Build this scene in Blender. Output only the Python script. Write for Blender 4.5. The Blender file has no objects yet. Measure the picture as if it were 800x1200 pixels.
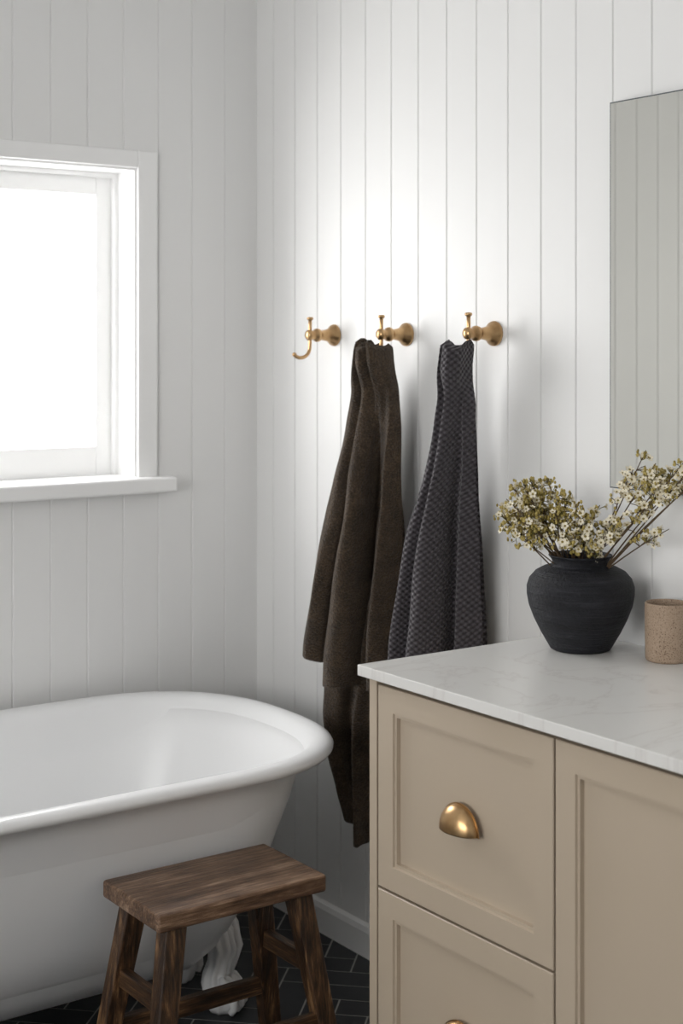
import bpy, math, random
from mathutils import Vector, Matrix, noise as mnoise
random.seed(7)
scene = bpy.context.scene
scene.view_settings.view_transform = 'Standard'
scene.view_settings.look = 'None'
scene.view_settings.exposure = 0.0

# ------------------------------------------------------------------ dimensions
XR, YW = 2.147, 3.417          # east wall plane / north (window) wall plane
XL, YS, ZC = -1.75, -1.35, 2.75
CAMH = 1.48

# ------------------------------------------------------------------ materials
def s2l(c):
    return tuple(((v/255.0)/12.92 if v/255.0 <= 0.04045 else (((v/255.0)+0.055)/1.055)**2.4) for v in c)
def mat(name, rgb, rough=0.5, metal=0.0, coat=0.0, spec=0.5, sheen=0.0):
    m = bpy.data.materials.new(name); m.use_nodes = True
    b = m.node_tree.nodes['Principled BSDF']
    b.inputs['Base Color'].default_value = (*rgb, 1)
    b.inputs['Roughness'].default_value = rough
    b.inputs['Metallic'].default_value = metal
    b.inputs['Coat Weight'].default_value = coat
    b.inputs['Specular IOR Level'].default_value = spec
    b.inputs['Sheen Weight'].default_value = sheen
    return m
class NT:
    def __init__(s, m): s.m=m; s.t=m.node_tree; s.b=s.t.nodes['Principled BSDF']
    def n(s, typ, **kw):
        x = s.t.nodes.new(typ)
        for k,v in kw.items():
            if k in x.inputs.keys(): x.inputs[k].default_value = v
            else: setattr(x,k,v)
        return x
    def l(s,a,b): s.t.links.new(a,b)
    def coord(s, which='Object', scale=(1,1,1), rot=(0,0,0)):
        tc = s.n('ShaderNodeTexCoord'); mp = s.n('ShaderNodeMapping')
        mp.inputs['Scale'].default_value = scale; mp.inputs['Rotation'].default_value = rot
        s.l(tc.outputs[which], mp.inputs['Vector']); return mp.outputs['Vector']
    def noise(s, vec, scale, detail=4, rough=0.5, dist=0):
        x = s.n('ShaderNodeTexNoise'); x.inputs['Scale'].default_value=scale
        x.inputs['Detail'].default_value=detail; x.inputs['Roughness'].default_value=rough
        x.inputs['Distortion'].default_value=dist
        s.l(vec,x.inputs['Vector']); return x.outputs['Fac']
    def ramp(s, fac, stops):
        r = s.n('ShaderNodeValToRGB'); e = r.color_ramp.elements
        while len(e)<len(stops): e.new(0.5)
        for i,(p,c) in enumerate(stops): e[i].position=p; e[i].color=(*c,1)
        s.l(fac,r.inputs['Fac']); return r.outputs['Color']
    def bump(s, h, strength=0.3, dist=0.002):
        b = s.n('ShaderNodeBump'); b.inputs['Strength'].default_value=strength
        b.inputs['Distance'].default_value=dist
        s.l(h,b.inputs['Height']); s.l(b.outputs['Normal'], s.b.inputs['Normal'])
    def math(s, op, a, b=None):
        x = s.n('ShaderNodeMath'); x.operation=op
        for i,v in enumerate((a,b)):
            if v is None: continue
            if isinstance(v,(int,float)): x.inputs[i].default_value=v
            else: s.l(v,x.inputs[i])
        return x.outputs[0]

M = {}
M['wall'] = mat('wall_paint', (0.80,0.80,0.793), 0.5)
n = NT(M['wall']); n.bump(n.noise(n.coord(),60,3),0.05,0.001)
M['trim'] = mat('trim_gloss_paint', (0.88,0.88,0.875), 0.32)
n = NT(M['trim']); n.bump(n.noise(n.coord(),40,2),0.04,0.001)
M['ceil'] = mat('ceiling_paint', (0.78,0.78,0.78), 0.7)
n = NT(M['ceil']); n.bump(n.noise(n.coord(),80,3),0.05,0.001)
M['enamel'] = mat('bath_enamel', (0.86,0.865,0.87), 0.28)
n = NT(M['enamel']); n.bump(n.noise(n.coord(),7,1),0.03,0.002)
M['cab'] = mat('cabinet_paint', s2l((188,173,154)), 0.42)
n = NT(M['cab']); v=n.coord(); n.l(n.ramp(n.noise(v,3,2),[(0.3,s2l((183,168,148))),(0.7,s2l((188,173,154)))]), n.b.inputs['Base Color']); n.bump(n.noise(v,120,2),0.04,0.0006)
M['cabdark'] = mat('cabinet_shadow_gap', s2l((110,98,86)), 0.6)
M['brass'] = mat('brushed_brass', s2l((190,148,98)), 0.3, 1.0)
n = NT(M['brass']); v=n.coord(); n.l(n.ramp(n.noise(v,45,3),[(0.3,s2l((178,142,100))),(0.7,s2l((204,170,126)))]), n.b.inputs['Base Color']); n.bump(n.noise(n.coord(scale=(1,1,14)),90,2),0.05,0.0004)
# marble
M['marble'] = mat('marble_top', (0.8,0.8,0.8), 0.25)
n = NT(M['marble']); v=n.coord(rot=(0,0,0.9), scale=(1,2.2,.3))
nz = n.noise(v,1.7,6,0.58,1.6)
vein = n.math('ABSOLUTE', n.math('SUBTRACT', nz, 0.5))
c1 = n.ramp(vein,[(0.0,s2l((218,216,213))),(0.010,s2l((225,223,220))),(0.035,s2l((228,227,224)))])
n.l(c1,n.b.inputs['Base Color'])
# slate tile / grout
M['tile'] = mat('slate_tile', (0.012,0.013,0.016), 0.5)
n = NT(M['tile']); v=n.coord(); n.l(n.ramp(n.noise(v,9,6),[(0.3,(0.010,0.011,0.014)),(0.75,(0.028,0.031,0.036))]), n.b.inputs['Base Color']); n.bump(n.noise(v,30,6),0.3,0.002)
M['grout'] = mat('grout', s2l((165,163,160)), 0.9)
# wood
def woodmat(name, axis, stops):
    m = mat(name,(0.1,0.05,0.03),0.36)
    n = NT(m)
    sc = {'x':(1.0,14,14),'z':(14,14,1.0),'y':(14,1.0,14)}[axis]
    v = n.coord(scale=sc)
    a = n.noise(v,2.2,8,0.68,1.1); f = n.noise(n.coord(scale=tuple(q*5 for q in sc)),3,5,0.65)
    blot = n.noise(n.coord(),11,3)
    mix = n.math('ADD', n.math('ADD', n.math('MULTIPLY',a,0.5), n.math('MULTIPLY',f,0.32)), n.math('MULTIPLY',blot,0.18))
    n.l(n.ramp(mix,stops), n.b.inputs['Base Color'])
    n.bump(f,0.8,0.003)
    return m
seatst=[(0.39,s2l((54,38,28))),(0.47,s2l((98,73,55))),(0.53,s2l((128,100,78))),(0.61,s2l((180,152,128)))]
legst=[(0.39,s2l((25,17,11))),(0.47,s2l((56,39,26))),(0.53,s2l((88,63,42))),(0.61,s2l((156,120,84)))]
M['woodx']=woodmat('stool_wood_seat','x',seatst); M['woodlx']=woodmat('stool_wood_long_rail','x',legst)
M['woodz']=woodmat('stool_wood_leg','z',legst); M['woody']=woodmat('stool_wood_rail','y',legst)
# vase
M['vase'] = mat('matte_black_ceramic', s2l((34,35,41)), 0.6, spec=0.35)
n = NT(M['vase']); v=n.coord(scale=(1,1,26)); a=n.noise(v,9,6,0.6); g2=n.noise(n.coord(),160,3); g3=n.noise(n.coord(scale=(1,1,3)),14,6,0.65)
n.l(n.ramp(n.math('ADD',n.math('MULTIPLY',a,.45),n.math('MULTIPLY',g3,.55)),[(0.38,s2l((16,17,21))),(0.52,s2l((26,27,33))),(0.68,s2l((48,48,54)))]), n.b.inputs['Base Color']); n.bump(n.math('ADD',a,n.math('MULTIPLY',g2,.6)),1.0,0.005)
M['cup'] = mat('speckled_stoneware', s2l((170,148,126)), 0.75)
n = NT(M['cup']); v=n.coord(); a=n.noise(v,420,2); b2=n.noise(v,18,3)
n.l(n.ramp(n.math('ADD',n.math('MULTIPLY',a,0.8),n.math('MULTIPLY',b2,0.2)),[(0.34,s2l((104,84,66))),(0.42,s2l((160,138,117))),(0.62,s2l((174,153,133)))]), n.b.inputs['Base Color']); n.bump(a,0.3,0.001)
# towels
M['terry'] = mat('brown_terry', s2l((60,50,40)), 0.95, sheen=0.2, spec=0.1)
n = NT(M['terry']); v=n.coord(); a=n.noise(v,240,3,0.7); b2=n.noise(v,30,5)
n.l(n.ramp(n.math('ADD',n.math('MULTIPLY',a,0.65),n.math('MULTIPLY',b2,0.35)),[(0.34,s2l((46,35,23))),(0.5,s2l((74,59,43))),(0.66,s2l((106,87,66)))]), n.b.inputs['Base Color']); n.bump(a,1.0,0.012)
M['waffle'] = mat('charcoal_waffle', s2l((72,69,73)), 0.95, sheen=0.2, spec=0.1)
n = NT(M['waffle']); uv=n.coord('UV'); sp=n.n('ShaderNodeSeparateXYZ'); n.l(uv,sp.inputs[0])
U=n.math('MULTIPLY',sp.outputs[0],math.pi/0.0085); V=n.math('MULTIPLY',sp.outputs[1],math.pi/0.0065)
w=n.math('MULTIPLY',n.math('SINE',U),n.math('SINE',V)); w=n.math('ADD',n.math('MULTIPLY',w,0.5),0.5)
n.l(n.ramp(w,[(0.15,s2l((56,52,55))),(0.5,s2l((72,68,72))),(0.85,s2l((90,86,90)))]), n.b.inputs['Base Color'])
n.bump(n.math('ADD',w,n.math('MULTIPLY',n.noise(n.coord(),500,2),0.2)),0.9,0.007)
# flowers
M['petal']=mat('flower_petal',s2l((240,232,210)),0.6)
M['fcentre']=mat('flower_centre',s2l((138,122,52)),0.6)
M['bud']=mat('flower_bud',s2l((178,160,92)),0.6)
M['stem']=mat('flower_stem',s2l((84,66,44)),0.7)
M['leaf']=mat('flower_leaf',s2l((106,104,52)),0.6)
# mirror, glass
M['mirror']=mat('mirror_silver',(0.84,0.84,0.80),0.01,1.0)
M['mirroredge']=mat('mirror_edge',(0.12,0.13,0.13),0.2)
g = bpy.data.materials.new('window_glass'); g.use_nodes=True; t=g.node_tree; t.nodes.clear()
o=t.nodes.new('ShaderNodeOutputMaterial'); tr=t.nodes.new('ShaderNodeBsdfTransparent'); gl=t.nodes.new('ShaderNodeBsdfGlossy'); mx=t.nodes.new('ShaderNodeMixShader')
gl.inputs['Roughness'].default_value=0.05; mx.inputs[0].default_value=0.05
t.links.new(tr.outputs[0],mx.inputs[1]); t.links.new(gl.outputs[0],mx.inputs[2]); t.links.new(mx.outputs[0],o.inputs[0]); M['glass']=g

# ------------------------------------------------------------------ mesh builder
class MB:
    def __init__(s): s.v=[]; s.f=[]; s.mi=[]; s.sm=[]; s.uv=None
    def add(s, vs, fs, mi=0, smooth=False):
        o=len(s.v); s.v+= [tuple(p) for p in vs]
        for f in fs: s.f.append(tuple(i+o for i in f)); s.mi.append(mi); s.sm.append(smooth)
    def box(s, a, b, mi=0):
        x0,y0,z0=a; x1,y1,z1=b
        s.add([(x0,y0,z0),(x1,y0,z0),(x1,y1,z0),(x0,y1,z0),(x0,y0,z1),(x1,y0,z1),(x1,y1,z1),(x0,y1,z1)],
              [(0,3,2,1),(4,5,6,7),(0,1,5,4),(1,2,6,5),(2,3,7,6),(3,0,4,7)],mi)
    def loft(s, rings, mi=0, cap0=False, cap1=False, smooth=True, closed=True):
        n=len(rings[0]); vs=[p for r in rings for p in r]; fs=[]
        for i in range(len(rings)-1):
            for j in range(n if closed else n-1):
                k=(j+1)%n; fs.append((i*n+j,i*n+k,(i+1)*n+k,(i+1)*n+j))
        if cap0: fs.append(tuple(reversed(range(n))))
        if cap1: fs.append(tuple((len(rings)-1)*n+j for j in range(n)))
        s.add(vs,fs,mi,smooth)
    def lathe(s, prof, origin=(0,0,0), axis='z', mi=0, n=64, smooth=True, cap0=False, cap1=False):
        rings=[]
        for r,h in prof:
            ring=[]
            for j in range(n):
                a=2*math.pi*j/n; p=(r*math.cos(a),r*math.sin(a),h)
                if axis=='-x': p=(-h,p[0],p[1])
                ring.append((p[0]+origin[0],p[1]+origin[1],p[2]+origin[2]))
            rings.append(ring)
        s.loft(rings,mi,cap0,cap1,smooth)
    def tube(s, path, rad, mi=0, n=12, caps=True, smooth=True):
        path=[Vector(p) for p in path]; rings=[]; prev=None
        for i,p in enumerate(path):
            t=(path[min(i+1,len(path)-1)]-path[max(i-1,0)]).normalized()
            if prev is None:
                up=Vector((0,0,1)) if abs(t.z)<0.9 else Vector((0,1,0)); a=t.cross(up).normalized()
            else: a=(prev-t*prev.dot(t)).normalized()
            prev=a; b=t.cross(a); r=rad[i] if isinstance(rad,(list,tuple)) else rad
            rings.append([p+(a*math.cos(2*math.pi*j/n)+b*math.sin(2*math.pi*j/n))*r for j in range(n)])
        s.loft(rings,mi,caps,caps,smooth)
    def ball(s, c, r, mi=0, n=12, m=8, sc=(1,1,1)):
        rings=[]
        for i in range(m+1):
            ph=-math.pi/2+math.pi*i/m; rr=max(math.cos(ph),0.01)
            rings.append([(c[0]+r*sc[0]*rr*math.cos(2*math.pi*j/n),c[1]+r*sc[1]*rr*math.sin(2*math.pi*j/n),c[2]+r*sc[2]*math.sin(ph)) for j in range(n)])
        s.loft(rings,mi,True,True)
    def obj(s, name, mats, parent=None, bevel=0, seg=2, loc=None):
        me=bpy.data.meshes.new(name); me.from_pydata(s.v,[],s.f)
        for m in mats: me.materials.append(M[m])
        for p,i,sm in zip(me.polygons,s.mi,s.sm): p.material_index=i; p.use_smooth=sm
        if s.uv:
            l=me.uv_layers.new(name='UVMap')
            for lp in me.loops: l.data[lp.index].uv=s.uv[lp.vertex_index]
        me.update()
        ob=bpy.data.objects.new(name,me); scene.collection.objects.link(ob)
        if loc: 
            me.transform(Matrix.Translation(-Vector(loc))); ob.location=loc
        if parent:
            ob.parent=parent; ob.matrix_parent_inverse=Matrix.Translation(-parent.location)
        if bevel:
            b=ob.modifiers.new('bevel','BEVEL'); b.width=bevel; b.segments=seg; b.limit_method='ANGLE'; b.angle_limit=math.radians(40)
        return ob
def empty(name, loc):
    e=bpy.data.objects.new(name,None); e.location=loc; e.empty_display_size=0.1; scene.collection.objects.link(e); return e
def interp(tab, z):
    if z<=tab[0][0]: return tab[0][1:]
    for a,b in zip(tab,tab[1:]):
        if z<=b[0]:
            k=(z-a[0])/(b[0]-a[0]); k=k*k*(3-2*k)*0.25+k*0.75
            return tuple(p+(q-p)*k for p,q in zip(a[1:],b[1:]))
    return tab[-1][1:]

# ------------------------------------------------------------------ room shell
def grooves(mb, pt, a0, a1, z0, z1, g0, sp, dp=.0031, hw=.0026):
    prof=[(a0,0)]
    k=math.ceil((a0-g0)/sp)
    while g0+k*sp < a1-0.004:
        g=g0+k*sp
        if g>a0+0.004: prof+=[(g-hw,0),(g-.0009,dp),(g+.0009,dp),(g+hw,0)]
        k+=1
    prof.append((a1,0))
    vs=[pt(a,d,z0) for a,d in prof]+[pt(a,d,z1) for a,d in prof]; n=len(prof)
    mb.add(vs,[(i,i+1,n+i+1,n+i) for i in range(n-1)])
WX0,WX1,WZ0,WZ1 = 0.95,1.783,1.145,1.938
T=0.17
mb=MB(); pN=lambda a,d,z:(a,YW+d,z)
for a0,a1,z0,z1 in [(XL,WX0,0,ZC),(WX1,XR,0,ZC),(WX0,WX1,0,WZ0-.03),(WX0,WX1,WZ1,ZC)]:
    grooves(mb,pN,a0,a1,z0,z1,1.446,0.1,.0022,.0024)
    mb.box((a0 if a0>XL else XL-.15,YW+.006,z0),(a1 if a1<XR else XR+.15,YW+T,z1))
mb.obj('wall_north',['wall'])
mb=MB(); grooves(mb,lambda a,d,z:(XR+d,a,z),YS,YW,0,ZC,2.403,0.1035)
mb.box((XR+.006,YS-.15,0),(XR+.15,YW,ZC)); mb.obj('wall_east',['wall'])
VY0,VY1,VZ0,VZ1=0.1,2.3,0.95,2.15  # opening added in the west wall so the fill light gets in
mb=MB()
for a0,a1,z0,z1 in [(YS,VY0,0,ZC),(VY1,YW,0,ZC),(VY0,VY1,0,VZ0),(VY0,VY1,VZ1,ZC)]:
    grooves(mb,lambda a,d,z:(XL-d,a,z),a0,a1,z0,z1,0.05,0.1035)
    mb.box((XL-.15,a0,z0),(XL-.006,a1,z1))
mb.obj('wall_west',['wall'])
mb=MB(); grooves(mb,lambda a,d,z:(a,YS-d,z),XL,XR,0,ZC,0.05,0.1); mb.box((XL-.15,YS-.15,0),(XR,YS-.006,ZC)); mb.obj('wall_south',['wall'])
mb=MB(); mb.box((XL-.15,YS-.15,ZC),(XR+.15,YW+.17,ZC+.1)); mb.obj('ceiling',['ceil'])
# floor with herringbone tiles
mb=MB(); mb.box((XL-.15,YS-.15,-.1),(XR+.15,YW+.17,-.0008),1)
W,L,G=0.075,0.225,0.0042
def tile(x0,y0,x1,y1):
    x0+=G/2;y0+=G/2;x1-=G/2;y1-=G/2
    c,s=math.cos(math.pi/4),math.sin(math.pi/4)
    pts=[(c*x-s*y+0.2,s*x+c*y+1.0) for x,y in ((x0,y0),(x1,y0),(x1,y1),(x0,y1))]
    cen=(sum(p[0] for p in pts)/4,sum(p[1] for p in pts)/4)
    if not(XL-.1<cen[0]<XR+.1 and YS-.1<cen[1]<YW+.12): return
    mb.add([(p[0],p[1],0) for p in pts]+[(p[0],p[1],-.002) for p in pts],[(0,1,2,3),(4,5,1,0),(5,6,2,1),(6,7,3,2),(7,4,0,3)],0)
for i in range(-60,61):
    for j in range(-16,17):
        ox,oy=i*W+j*L,i*W-j*L
        tile(ox,oy,ox+L,oy+W); tile(ox,oy+W,ox+W,oy+W+L)
mb.obj('floor',['tile','grout'])
def prof_base(name, pts_fn, a0,a1):
    mb=MB(); pr=[(0,0.0005),(.016,0.0005),(.016,.062),(.012,.074),(0,.078)]
    mb.loft([[pts_fn(a,d,z) for d,z in pr] for a in (a0,a1)],0,True,True,False); return mb.obj(name,['trim'])
prof_base('baseboard_north',lambda a,d,z:(a,YW-d,z),XL,XR)
prof_base('baseboard_east',lambda a,d,z:(XR-d,a,z),2.18,YW-.016)
prof_base('baseboard_west',lambda a,d,z:(XL+d,a,z),YS,YW-.016)

# ------------------------------------------------------------------ window 1
win=empty('window_1',(1.37,YW,1.15))
mb=MB()
cw=.056
mb.box((WX1,YW-.010,WZ0-.01),(WX1+cw,YW+.004,WZ1+.044)); mb.box((WX0-cw,YW-.010,WZ0-.01),(WX0,YW+.004,WZ1+.044))
mb.box((WX0,YW-.010,WZ1),(WX1,YW+.004,WZ1+.044))
mb.obj('casing',['trim'],win,bevel=.003,seg=3)
mb=MB(); mb.box((WX0-.10,YW-.048,WZ0-.040),(WX1+.095,YW+.004,WZ0)); mb.obj('sill',['trim'],win,bevel=.008,seg=4)
mb=MB(); mb.box((WX0,YW-.012,WZ0-.036),(WX1,YW+T,WZ0+.0006)); mb.obj('sill_board',['trim'],win)
mb=MB()
mb.box((WX1-.006,YW+.0002,WZ0-.02),(WX1+.02,YW+T,WZ1-.006)); mb.box((WX0-.02,YW+.0002,WZ0-.02),(WX0+.006,YW+T,WZ1-.006)); mb.box((WX0-.02,YW+.0002,WZ1-.006),(WX1+.02,YW+T,WZ1+.02))
mb.box((WX1-.018,YW+.09,WZ0-.01),(WX1-.006,YW+.107,WZ1-.018)); mb.box((WX0+.006,YW+.09,WZ0-.01),(WX0+.018,YW+.107,WZ1-.018)); mb.box((WX0+.006,YW+.09,WZ1-.018),(WX1-.006,YW+.107,WZ1-.006))
mb.obj('reveal',['trim'],win)
mb=MB(); ys0,ys1=YW+.107,YW+.147
sx1,sx0=WX1-.006,WX0+.006
mb.box((sx1-.056,ys0,WZ0-.002),(sx1,ys1,WZ1-.006)); mb.box((sx0,ys0,WZ0-.002),(sx0+.056,ys1,WZ1-.006))
mb.box((sx0+.056,ys0,WZ1-.064),(sx1-.056,ys1,WZ1-.006)); mb.box((sx0+.056,ys0,WZ0-.002),(sx1-.056,ys1,WZ0+.076))
mb.obj('sash',['trim'],win,bevel=.002)
mb=MB(); mb.box((sx0+.05,ys0+.016,WZ0+.06),(sx1-.05,ys0+.020,WZ1-.046)); mb.obj('glass',['glass'],win)
# west window: out of view, added to house the fill light
w2=empty('added_window_west',(XL,1.2,.95))
mb=MB()
for y0,y1,z0,z1 in [(VY0-.06,VY0,VZ0-.04,VZ1+.06),(VY1,VY1+.06,VZ0-.04,VZ1+.06),(VY0,VY1,VZ1,VZ1+.06),(VY0,VY1,VZ0-.04,VZ0)]:
    mb.box((XL-.003,y0,z0),(XL+.015,y1,z1))
for y0,y1,z0,z1 in [(VY0,VY0+.05,VZ0,VZ1),(VY1-.05,VY1,VZ0,VZ1),(VY0+.05,VY1-.05,VZ1-.05,VZ1),(VY0+.05,VY1-.05,VZ0,VZ0+.05),(1.175,1.225,VZ0+.05,VZ1-.05)]:
    mb.box((XL-.10,y0,z0),(XL-.06,y1,z1))
mb.obj('frame',['trim'],w2,bevel=.002)

# ------------------------------------------------------------------ bathtub
tub=empty('clawfoot_bathtub',(1.17,2.95,0))
CX,CYT,A0,B0=1.17,2.958,0.40,0.405
LH=1.955-A0-CX
def tubring(ix,iy,z,nn=2.5,N=96):
    a=max(A0-ix,.02); b=max(B0-iy,.02); ring=[]
    for j in range(N):
        th=2*math.pi*(j+.5)/N; c,s=math.cos(th),math.sin(th)
        ring.append((CX+math.copysign(LH+a*abs(c)**(2/nn),c), CYT+math.copysign(b*abs(s)**(2/nn),s), z))
    return ring
P=[(.385,.32,.120,2.2),(.345,.275,.126,2.2),(.305,.235,.145,2.25),(.262,.185,.19,2.3),(.220,.140,.27,2.35),(.180,.108,.36,2.4),(.140,.080,.46,2.45),(.105,.057,.545,2.5),(.082,.045,.585,2.5),
   (.050,.036,.590,2.5),(.022,.020,.586,2.5),(.008,.008,.589,2.5),(.001,.001,.597,2.5),(0,0,.604,2.5),(.004,.004,.611,2.5),(.013,.013,.616,2.5),(.026,.026,.617,2.5),(.040,.040,.614,2.5),
   (.050,.050,.607,2.5),(.060,.056,.595,2.5),(.072,.062,.57,2.5),(.10,.07,.50,2.5),(.145,.090,.40,2.45),(.195,.120,.30,2.4),(.235,.155,.23,2.3),(.28,.20,.19,2.2),(.33,.25,.174,2.2),(.39,.34,.169,2.1)]
mb=MB(); mb.loft([tubring(*p) for p in P],0,True,True)
mb.obj('tub_body',['enamel'],tub)
def clawfoot(px,py,ang,S=1.12):
    mb=MB(); c,s=math.cos(ang),math.sin(ang)
    def w(o,l,z): return (px+(c*o-s*l)*S, py+(s*o+c*l)*S, z*S)
    sec=[(-.055,.250,.030,.010),(-.038,.236,.052,.020),(-.008,.205,.060,.030),(.018,.168,.052,.031),(.026,.130,.038,.028),(.020,.098,.029,.024),(.012,.072,.028,.026),(.015,.050,.034,.032),(.022,.028,.036,.034),(.024,.010,.030,.030),(.024,.0,.024,.024)]
    rings=[]; N=48
    for k,(o,z,wl,wo) in enumerate(sec):
        ring=[]
        for j in range(N):
            a=2*math.pi*j/N; fl=1+.10*math.cos(8*a)*(1 if k<8 else .6)
            ring.append(w(o+wo*fl*math.cos(a),wl*fl*math.sin(a),z))
        rings.append(ring)
    mb.loft(rings,0,True,True)
    for sd in (-1,1):
        path=[]
        for i in range(26):
            a=i/25*math.pi*3; r=.022*(1-i/32)
            path.append(w(.022+.004*i/25, sd*(.042)+sd*r*math.cos(a), .200+r*math.sin(a)))
        mb.tube(path,[.0065*(1-i/40) for i in range(26)],0,8)
        mb.tube([w(.024,sd*.030,.20),w(.044,sd*.026,.165),w(.052,sd*.018,.130),w(.043,sd*.013,.098),w(.037,sd*.012,.075)],[.005,.008,.008,.006,.003],0,8)
    mb.tube([w(.022,0,.222),w(.046,0,.175),w(.058,0,.133),w(.048,0,.098),w(.042,0,.075)],[.006,.010,.010,.008,.004],0,8)
    for l in (-.028,-.010,.010,.028):
        k=abs(l)/.028
        mb.tube([w(.026,l*.7,.070),w(.046-.006*k,l,.058),w(.064-.010*k,l*1.15,.038),w(.068-.010*k,l*1.2,.019),w(.060-.010*k,l*1.15,.0075)],[.008,.0115,.0115,.010,.0075],0,10)
    return mb.obj('claw_foot',['enamel'],tub)
for px,py,a in ((1.688,2.880,-.80),(1.688,3.036,.80),(.652,2.880,math.pi+.80),(.652,3.036,math.pi-.80)): clawfoot(px,py,a)
mb=MB(); mb.lathe([(.028,.170),(.030,.174),(.024,.177),(.012,.175)],(1.42,2.955,0),n=32,cap1=True,cap0=True); mb.obj('drain',['brass'],tub)

# ------------------------------------------------------------------ wooden stool
st=empty('wooden_stool',(1.47,2.485,0))
SX0,SX1,SY0,SY1,SZ=1.283,1.652,2.373,2.60,.454
mb=MB(); mb.box((SX0,SY0,SZ-.034),(SX1,SY1,SZ)); mb.obj('seat',['woodx'],st,bevel=.006,seg=3,loc=(1.47,2.485,SZ))
k=0; legs={}
for sx in (-1,1):
    for sy in (-1,1):
        k+=1; tx,ty=1.47+sx*.138,2.485+sy*.073; bx,by=tx+sx*.070,ty+sy*.050
        def q(cx,cy,z,h): return [(cx-h,cy-h*.9,z),(cx+h,cy-h*.9,z),(cx+h,cy+h*.9,z),(cx-h,cy+h*.9,z)]
        mb=MB(); mb.loft([q(bx,by,0,.018),q(tx,ty,SZ-.034,.022)],0,True,True,False); mb.obj('leg_%d'%k,['woodz'],st,bevel=.003,loc=(tx,ty,.2))
        legs[(sx,sy)]=lambda z,tx=tx,ty=ty,bx=bx,by=by:(bx+(tx-bx)*z/(SZ-.034),by+(ty-by)*z/(SZ-.034))
for sx in (-1,1):
    z=.275; a=legs[(sx,-1)](z); b=legs[(sx,1)](z)
    mb=MB(); mb.box((a[0]-.010,a[1],z-.017),(a[0]+.010,b[1],z+.017)); mb.obj('side_rail_%d'%(1 if sx<0 else 2),['woody'],st,bevel=.002,loc=(a[0],a[1],z))
for sy in (-1,1):
    z=.170; a=legs[(-1,sy)](z); b=legs[(1,sy)](z)
    mb=MB(); mb.box((a[0],a[1]-.010,z-.017),(b[0],a[1]+.010,z+.017)); mb.obj('long_rail_%d'%(1 if sy<0 else 2),['woodlx'],st,bevel=.002,loc=(a[0],a[1],z))

# ------------------------------------------------------------------ vanity
FX=1.610; VYL=2.178; VYR=.80; XB=XR-.001
va=empty('bathroom_vanity',(1.88,1.5,0))
mb=MB()
mb.box((FX+.0205,VYR+.02,.10),(XB,VYL-.02,.878)); mb.box((FX+.05,VYR+.03,0),(XB,VYL-.03,.10))
mb.obj('carcass',['cabdark'],va)
mb=MB(); mb.box((FX,VYL-.022,0),(XB,VYL,.879)); mb.box((FX,VYR,0),(XB,VYR+.022,.879)); mb.obj('end_panels',['cab'],va,bevel=.0012)
mb=MB(); mb.box((1.595,VYR-.012,.880),(XB,2.195,.900)); mb.obj('countertop',['marble'],va,bevel=.0016,seg=2)
def shaker(name,y0,y1,z0,z1):
    mb=MB()
    def R(i,x): return [(x,y0+i,z0+i),(x,y1-i,z0+i),(x,y1-i,z1-i),(x,y0+i,z1-i)]
    f=FX; fr=.044
    mb.loft([R(0,f+.0205),R(0,f+.0015),R(.0015,f),R(fr,f),R(fr+.0015,f+.004),R(fr+.0065,f+.004),R(fr+.0075,f+.012)],0,True,True,False)
    mb.obj(name,['cab'],va,bevel=0)
def cup_pull(name,yc,zc):
    mb=MB(); a,h,d=.045,.044,.027; zb=zc-h*.5; NA,NB=28,14
    rings=[]
    for thick in (0,1):
        rr=[]
        for i in range(NB+1):
            ph=math.pi/2*i/NB
            ring=[]
            for j in range(NA+1):
                th=math.pi*j/NA
                k=1-.05*thick
                y=math.cos(th)*a*k; r=math.sin(th)
                ring.append((FX-.0008-r*math.cos(ph)*d*k, yc+y, zb+r*math.sin(ph)*h*k*1.0))
            rr.append(ring)
        rings.append(rr)
    mb.loft(rings[0],0,closed=False); mb.loft(rings[1],0,closed=False)
    o,i2=rings[0][0],rings[1][0]
    mb.loft([o,[(p[0],p[1],p[2]-.0018) for p in o],[(p[0],p[1],p[2]-.0018) for p in i2],i2],0,closed=False)
    fl=[]
    for j in range(NA+1):
        th=math.pi*j/NA; fl.append((yc+math.cos(th)*(a+.0035),zb-.002+math.sin(th)*(h+.0035)))
    mb.loft([[(FX-.0001,y,z) for y,z in fl],[(FX-.0022,y,z) for y,z in fl]],0,True,True,False)
    mb.obj(name,['brass'],va)
D1=(1.697,2.152)
shaker('drawer_1',*D1,.507,.8695); shaker('drawer_2',*D1,.140,.5025); 
shaker('door',1.255,1.6925,.140,.8695)
shaker('drawer_3',.826,1.2505,.507,.8695); shaker('drawer_4',.826,1.2505,.140,.5025)
mb=MB(); mb.box((FX+.02,VYR+.02,0),(FX+.05,VYL-.022,.1365)); mb.obj('kickboard',['cab'],va)
cup_pull('cup_pull_1',1.921,.690); cup_pull('cup_pull_2',1.921,.323); cup_pull('cup_pull_3',1.04,.690); cup_pull('cup_pull_4',1.04,.323)

# ------------------------------------------------------------------ mirror
mb=MB(); mb.box((XR-.016,1.10,1.2015),(XR,2.085,1.961),1)
e=.0025; x=XR-.0163
mb.add([(x,1.10+e,1.2015+e),(x,1.10+e,1.961-e),(x,2.085-e,1.961-e),(x,2.085-e,1.2015+e)],[(0,1,2,3)],0)
mb.obj('wall_mirror',['mirror','mirroredge'])

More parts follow.
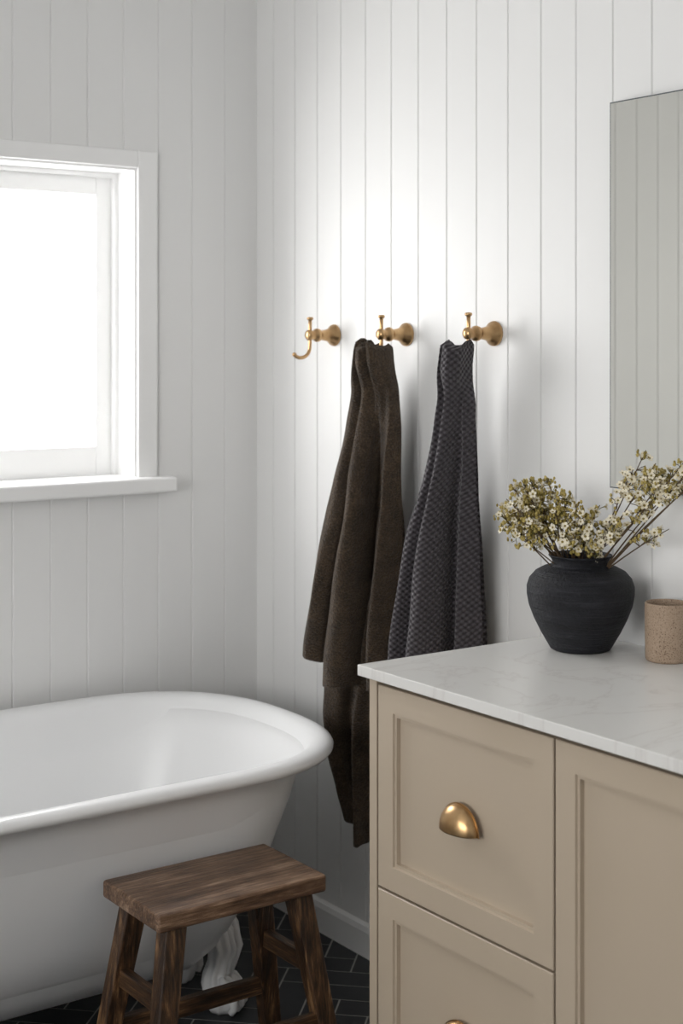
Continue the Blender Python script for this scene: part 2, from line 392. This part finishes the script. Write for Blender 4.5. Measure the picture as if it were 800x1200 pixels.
# ------------------------------------------------------------------ robe hooks
HZ=1.508
def hook(y):
    h=empty('brass_robe_hook',(XR,y,HZ))
    mb=MB()
    mb.lathe([(.0,0),(.0265,0),(.0275,.003),(.0265,.007),(.023,.009),(.0225,.012),(.019,.015),(.0155,.022),(.0135,.032),(.0125,.042),(.0135,.046),(.0160,.049),(.0170,.054),(.0160,.059),(.012,.062),(.0105,.066),(.0115,.070),(.0135,.074),(.0130,.081),(.009,.085),(.0,.086)],(XR,y,HZ),axis='-x',n=40)
    mb.obj('rosette',['brass'],h)
    px=XR-.075
    mb=MB()
    path=[(px,y,HZ+.040),(px,y,HZ+.02),(px,y,HZ),(px,y,HZ-.018),(px-.001,y,HZ-.030)]
    for i in range(1,15):
        a=math.pi*i/14*.74; path.append((px-.001-.027*(1-math.cos(a)),y,HZ-.030-.026*math.sin(a)))
    mb.tube(path,[.0045]*len(path),0,12); ex=path[-1]
    mb.ball((ex[0],ex[1],ex[2]+.001),.0056,0); 
    mb.lathe([(.0042,.034),(.0048,.037),(.0078,.039),(.0082,.042),(.0070,.0445),(.0,.0455)],(px,y,HZ),n=24)
    mb.obj('hook',['brass'],h); return h
for y in (3.050,2.756,2.445): hook(y)

# ------------------------------------------------------------------ towels
def sm(a,b,x):
    t=min(max((x-a)/(b-a),0),1); return t*t*(3-2*t)
def catmull(P,n):
    out=[]; m=len(P)
    for i in range(m-1):
        p0=P[max(i-1,0)]; p1=P[i]; p2=P[i+1]; p3=P[min(i+2,m-1)]
        for k in range(n):
            t=k/n; t2=t*t; t3=t2*t
            out.append(tuple(.5*((2*b)+(-a+c)*t+(2*a-5*b+4*c-d)*t2+(-a+3*b-3*c+d)*t3) for a,b,c,d in zip(p0,p1,p2,p3)))
    out.append(tuple(P[-1])); return out
def towel(parent,name,matn,tab,ztop,zbot,xback,depth,secs,peaks=(),NS=180,per=12,seed=0,soft=.013):
    rows=[]; uv=[]
    for i in range(NS+1):
        s=i/NS
        A=secs[0][1]; B=A; k=0
        for (s0,P0),(s1,P1) in zip(secs,secs[1:]):
            if s0<=s<=s1: A,B,k=P0,P1,sm(s0,s1,s)*.5+.5*(s-s0)/(s1-s0); break
        P=[(a[0]+(b[0]-a[0])*k,a[1]+(b[1]-a[1])*k) for a,b in zip(A,B)]
        cur=catmull(P,per); ring=[]; N=len(cur)
        for j,(av,ov) in enumerate(cur):
            v=j/(N-1)
            zt=ztop+sum(h*math.exp(-((av-c)/w)**2) for c,h,w in peaks)
            z=zt-(zt-zbot(av))*s
            yL,yR=interp(tab,z)
            g1=sm(.05,.3,s)
            yL+=soft*.9*mnoise.noise(Vector((seed,z*4.5,0)))*g1; yR+=soft*.7*mnoise.noise(Vector((seed+9,z*6,0)))*g1
            tp=1-sm(0,.012,s)
            y=yL+(yR-yL)*(av+(.5-av)*.30*tp)
            x=xback(z)-depth(z)*(ov*(1-.25*tp)+.08*tp)
            n1=mnoise.noise(Vector((v*5+seed*3,z*2.6+v*2,seed))); n2=mnoise.noise(Vector((v*13,z*6,seed+4))); n3=mnoise.noise(Vector((v*6+3,z*3.1,seed+7)))
            edge=min(1,8*v,8*(1-v))
            x+=g1*edge*(soft*n1+soft*.45*n2); y+=g1*edge*soft*.7*n3
            ring.append(Vector((min(x,XR-.012),y,z)))
        a2=0; pr=None; us=[]
        for p in ring:
            if pr is not None: a2+=(p-pr).length
            pr=p; us.append(a2)
        for p,u in zip(ring,us): uv.append((u-a2*.5,p.z))
        rows.append(ring)
    mb=MB(); mb.loft(rows,0,closed=False); mb.uv=uv
    ob=mb.obj(name,[matn],parent)
    so=ob.modifiers.new('thick','SOLIDIFY'); so.thickness=.008; so.offset=1
    return ob
# towel 1 : brown terry
bt=empty('bath_towel',(2.05,2.756,1.47))
tabA=[(.50,2.98,2.69),(.70,2.970,2.695),(.768,2.962,2.700),(.90,2.932,2.690),(1.08,2.888,2.682),(1.17,2.876,2.684),(1.29,2.850,2.693),(1.39,2.822,2.705),(1.44,2.802,2.712),(1.468,2.795,2.716),(1.485,2.788,2.722),(1.50,2.782,2.73)]
def zbA(a): return .768-.022*sm(0,.10,a)-.050*sm(.08,.55,a)
topA=[(.12,0),(.02,.45),(.08,.86),(.18,.95),(.26,.70),(.33,.98),(.41,1.06),(.50,1.08),(.58,1.02),(.65,.72),(.75,.92),(.87,.84),(.94,.50),(.95,.25),(.88,0)]
sA=[(0,topA),(.05,topA),
    (.13,[(0,0),(0,.45),(.12,.90),(.26,.98),(.36,.72),(.38,.62),(.44,.80),(.53,.92),(.61,.88),(.68,.62),(.76,.80),(.84,.66),(.90,.48),(.98,.35),(1,0)]),
    (.38,[(0,0),(-.01,.40),(.08,.80),(.20,.90),(.29,.70),(.28,.52),(.34,.55),(.46,.85),(.60,1.0),(.70,.80),(.68,.42),(.64,.22),(.76,.30),(.92,.55),(1,.10)]),
    (1,[(0,0),(-.01,.35),(.06,.75),(.17,.86),(.25,.62),(.235,.46),(.32,.52),(.45,.88),(.58,1.0),(.67,.78),(.64,.36),(.60,.16),(.72,.26),(.90,.62),(1,.12)])]
dA=lambda z:.076-.010*sm(1.44,1.36,z)+.085*sm(1.38,.85,z)
towel(bt,'front_drape','terry',tabA,1.480,zbA,lambda z:2.084+.016*sm(1.2,.85,z),dA,sA,peaks=((.22,.016,.13),(.78,.016,.12)),seed=1)
tabB=[(.30,2.83,2.80),(.36,2.865,2.79),(.42,2.905,2.775),(.50,2.945,2.755),(.60,2.965,2.73),(.72,2.965,2.70),(.9,2.90,2.70),(1.2,2.83,2.72),(1.40,2.79,2.73)]
def zbB(a): return .345-.035*math.exp(-((a-.62)/.3)**2)+.05*abs(a-.6)
sB=[(0,[(0,0),(0,.5),(.15,.9),(.3,.8),(.4,.5),(.55,.8),(.7,.9),(.8,.5),(.92,.6),(1,.2)]),
    (1,[(0,0),(-.02,.55),(.14,1.0),(.27,.75),(.24,.35),(.45,.55),(.62,.95),(.70,.5),(.88,.65),(1,.2)])]
towel(bt,'back_drape','terry',tabB,1.38,zbB,lambda z:2.105+.020*sm(1.2,.85,z),lambda z:.03+.06*sm(1.3,.7,z),sB,seed=3)
# towel 2 : charcoal waffle
ct=empty('bath_towel',(2.05,2.445,1.47))
tabC=[(.45,2.655,2.40),(.823,2.628,2.412),(1.034,2.585,2.418),(1.198,2.543,2.426),(1.308,2.512,2.432),(1.40,2.492,2.430),(1.45,2.480,2.420),(1.475,2.474,2.418),(1.487,2.468,2.422),(1.50,2.462,2.428)]
topC=[(.10,0),(.0,.5),(.08,.88),(.18,.98),(.25,.80),(.34,.98),(.50,1.10),(.68,1.12),(.84,1.10),(.96,.98),(1.0,.75),(.80,.40),(.60,0)]
sC=[(0,topC),(.055,topC),
    (.14,[(0,0),(0,.5),(.12,.90),(.24,.96),(.31,.80),(.34,.72),(.42,.86),(.60,1.02),(.76,.92),(.80,.66),(.80,.48),(.90,.42),(.95,0)]),
    (.42,[(0,0),(-.01,.42),(.08,.80),(.19,.82),(.26,.60),(.25,.50),(.34,.60),(.50,.98),(.66,.95),(.71,.60),(.67,.28),(.84,.42),(1,.10)]),
    (1,[(0,0),(-.01,.38),(.07,.78),(.17,.80),(.25,.52),(.235,.42),(.33,.54),(.49,.98),(.62,.95),(.69,.60),(.64,.22),(.84,.52),(1,.12)])]
towel(ct,'front_drape','waffle',tabC,1.482,lambda a:.60-.05*a,lambda z:2.084+.016*sm(1.2,.85,z),lambda z:.076-.010*sm(1.44,1.36,z)+.080*sm(1.38,.85,z),sC,peaks=((.22,.008,.14),(.65,.013,.2)),seed=5)
tabD=[(.42,2.62,2.42),(.8,2.57,2.43),(1.2,2.50,2.445),(1.40,2.47,2.46)]
towel(ct,'back_drape','waffle',tabD,1.38,lambda a:.48,lambda z:2.105+.020*sm(1.2,.85,z),lambda z:.025+.04*sm(1.3,.7,z),sB,seed=8)

# ------------------------------------------------------------------ vase + flowers + cup
VX,VY,VZ=2.026,2.060,.900
mb=MB()
prof=[(.0,0),(.052,0),(.058,.003),(.062,.010),(.076,.034),(.089,.060),(.0985,.085),(.1025,.106),(.1025,.121),(.0975,.136),(.086,.149),(.071,.157),(.0585,.161),(.0545,.164),(.0535,.168),(.0555,.173),(.0595,.1775),(.061,.1795),(.0600,.1815),(.056,.1805),(.051,.175),(.050,.163),(.06,.153),(.088,.127),(.085,.08),(.055,.02),(.0,.012)]
mb.lathe(prof,(VX,VY,VZ),n=96); vs=mb.obj('ceramic_vase',['vase'])
mb=MB()
cx,cy=2.083,1.893
mb.lathe([(.0,0),(.036,0),(.0385,.002),(.0395,.006),(.040,.030),(.0405,.080),(.0405,.104),(.0395,.107),(.0375,.107),(.0365,.104),(.036,.08),(.0355,.02),(.030,.008),(.0,.007)],(cx,cy,.9),n=64); mb.obj('stoneware_tumbler',['cup'])

fm=MB()   # 0 stem 1 petal 2 centre 3 bud 4 leaf
RT=Vector((.815,-.579,0)); FW=Vector((.579,.815,0)); UP=Vector((0,0,1)); mouth=Vector((VX,VY,VZ+.175))
def flower(p,nrm,r):
    nrm=nrm.normalized(); a=nrm.orthogonal().normalized(); b=nrm.cross(a); ph=random.random()*6
    for k in range(5):
        t=ph+2*math.pi*k/5; d=a*math.cos(t)+b*math.sin(t); q=nrm.cross(d)
        pts=[p+d*r*.18, p+d*r*.45+q*r*.34+nrm*r*.10, p+d*r*.85+q*r*.40+nrm*r*.25, p+d*r*1.08+nrm*r*.32, p+d*r*.85-q*r*.40+nrm*r*.25, p+d*r*.45-q*r*.34+nrm*r*.10, p+d*r*.65+nrm*r*.10]
        fm.add(pts,[(0,1,6),(1,2,6),(2,3,6),(3,4,6),(4,5,6),(5,0,6)],1,True)
    for (r0,h0,r1,h1,mi) in ((.06,-.55,.30,-.05,3),(.30,-.05,.30,.06,3),(.30,.06,.05,.10,2)):
        ring=lambda rr,hh:[p+(a*math.cos(2*math.pi*j/7)+b*math.sin(2*math.pi*j/7))*r*rr+nrm*r*hh for j in range(7)]
        fm.loft([ring(r0,h0),ring(r1,h1)],mi)
def safe(p):
    p=p.copy(); p.x=min(p.x,XR-.012); return p
def leaf(p,d,l):
    d=d.normalized(); a=d.orthogonal().normalized()*l*.06; fm.add([p,p+d*l*.5+a,p+d*l,p+d*l*.5-a],[(0,1,2,3)],4)
def rv(): 
    while True:
        v=Vector((random.uniform(-1,1),random.uniform(-1,1),random.uniform(-1,1)))
        if .1<v.length<1: return v.normalized()
def sprig(base,tip,nfl,nbud,spread,fr=.0062,t0=.5):
    base2=base; mid=(base2+tip)*.5+UP*.012+rv()*.012
    pts=[]
    for i in range(13):
        t=i/12; pts.append(safe(base2*(1-t)**2+mid*2*t*(1-t)+tip*t*t))
    fm.tube(pts,[.0017-.0009*i/12 for i in range(13)],0,6)
    dirn=(pts[-1]-pts[-4]).normalized()
    for k in range(nfl+nbud):
        t=random.uniform(t0,1.0); o=pts[min(int(t*12),12)]
        dd=(dirn*.5+rv()*1.0+UP*.35); dd.normalize(); ln=spread*random.uniform(.35,1.0)*(1.15-.4*t)
        e=safe(o+dd*ln); m=safe(o+dd*ln*.55+dirn*ln*.12)
        fm.tube([o,m,e],[.0008,.0007,.0006],0 if random.random()<.6 else 4,4,False)
        if k<nfl: flower(e,(dd+UP*.3+FW*-.4+rv()*.6),fr*random.uniform(.8,1.15))
        else:
            for _ in range(random.randint(2,5)):
                q=safe(e+rv()*.005); fm.ball(q,.0021*random.uniform(.8,1.5),3 if random.random()<.8 else 2,6,4,(1,1,1.4))
        if random.random()<.7: leaf(m,(dd+rv()),.012)
left=[(-.155,.085),(-.148,.118),(-.130,.140),(-.098,.152),(-.150,.060),(-.115,.075),(-.10,.115),(-.065,.152),(-.055,.105),(-.085,.075),(-.12,.095),(-.035,.125),(-.135,.075),(-.085,.135),(-.07,.09),(-.11,.13),(-.045,.085),(-.02,.11),(-.155,.10),(-.14,.09),(-.115,.15)]
for la,up in left:
    dep=random.uniform(-.06,.045)
    sprig(mouth+RT*random.uniform(-.03,.02)+FW*random.uniform(-.02,.02)-UP*.05, mouth+RT*la+UP*up+FW*dep, 10,18,.030,.0066,.62)
for la,up,dep in [(-.028,.085,-.05),(.0,.055,-.06),(.013,.080,-.02),(.03,.105,-.04),(.035,.050,-.07),(.054,.060,-.07),(.02,.035,-.06),(.06,.085,-.08),(-.02,.05,-.065),(-.045,.06,-.05),(.045,.08,-.05)]:
    sprig(mouth+RT*random.uniform(-.02,.025)-UP*.05, mouth+RT*la+UP*up+FW*dep, 14,8,.026,.0074,.62)
for la,up in [(.105,.218),(.085,.180),(.130,.165),(.140,.075),(.170,.213),(.165,.175),(.205,.203),(.235,.228),(.110,.118),(.12,.195),(.19,.22)]:
    sprig(mouth+RT*random.uniform(.0,.03)-UP*.05, mouth+RT*la*.97+UP*up*.98+FW*(-la*1.1), 14,8,.026,.0076,.68)
for k in range(16):
    a=2*math.pi*k/16
    fm.tube([mouth+Vector((math.cos(a)*.03,math.sin(a)*.03,-.045)),Vector((VX-math.cos(a)*.03,VY-math.sin(a)*.03,VZ+.02))],.0016,0,5)
fo=fm.obj('waxflower_bunch',['stem','petal','fcentre','bud','leaf'])

# ------------------------------------------------------------------ lights
def area(name,loc,rot,sx,sy,e,col=(1,1,1)):
    l=bpy.data.lights.new(name,'AREA'); l.shape='RECTANGLE'; l.size=sx; l.size_y=sy; l.energy=e; l.color=col
    o=bpy.data.objects.new(name,l); o.location=loc; o.rotation_euler=rot; scene.collection.objects.link(o); return o
area('daylight_north',(1.36,YW+.42,1.62),(math.radians(-90),0,0),1.5,1.3,59,(1,.99,.98))
area('fill_light_west',(XL-.2,1.2,1.6),(0,math.radians(-90),0),1.3,2.3,54,(1,.985,.955))  # added soft fill on vanity and east wall, through the made-up west window
wd=bpy.data.worlds.new('World'); scene.world=wd; wd.use_nodes=True
wd.node_tree.nodes['Background'].inputs[0].default_value=(.98,.985,1,1); wd.node_tree.nodes['Background'].inputs[1].default_value=2.5

# ------------------------------------------------------------------ camera
cam=bpy.data.cameras.new('camera'); co=bpy.data.objects.new('camera',cam); scene.collection.objects.link(co)
co.location=(0,0,CAMH); co.rotation_euler=(math.radians(90),0,-math.radians(35.4))
cam.sensor_fit='VERTICAL'; cam.sensor_height=36; cam.lens=1743/1200*36; cam.shift_y=-194/1200
cam.clip_start=.02
cam.dof.use_dof=True; cam.dof.focus_distance=2.85; cam.dof.aperture_fstop=4.5
scene.camera=co
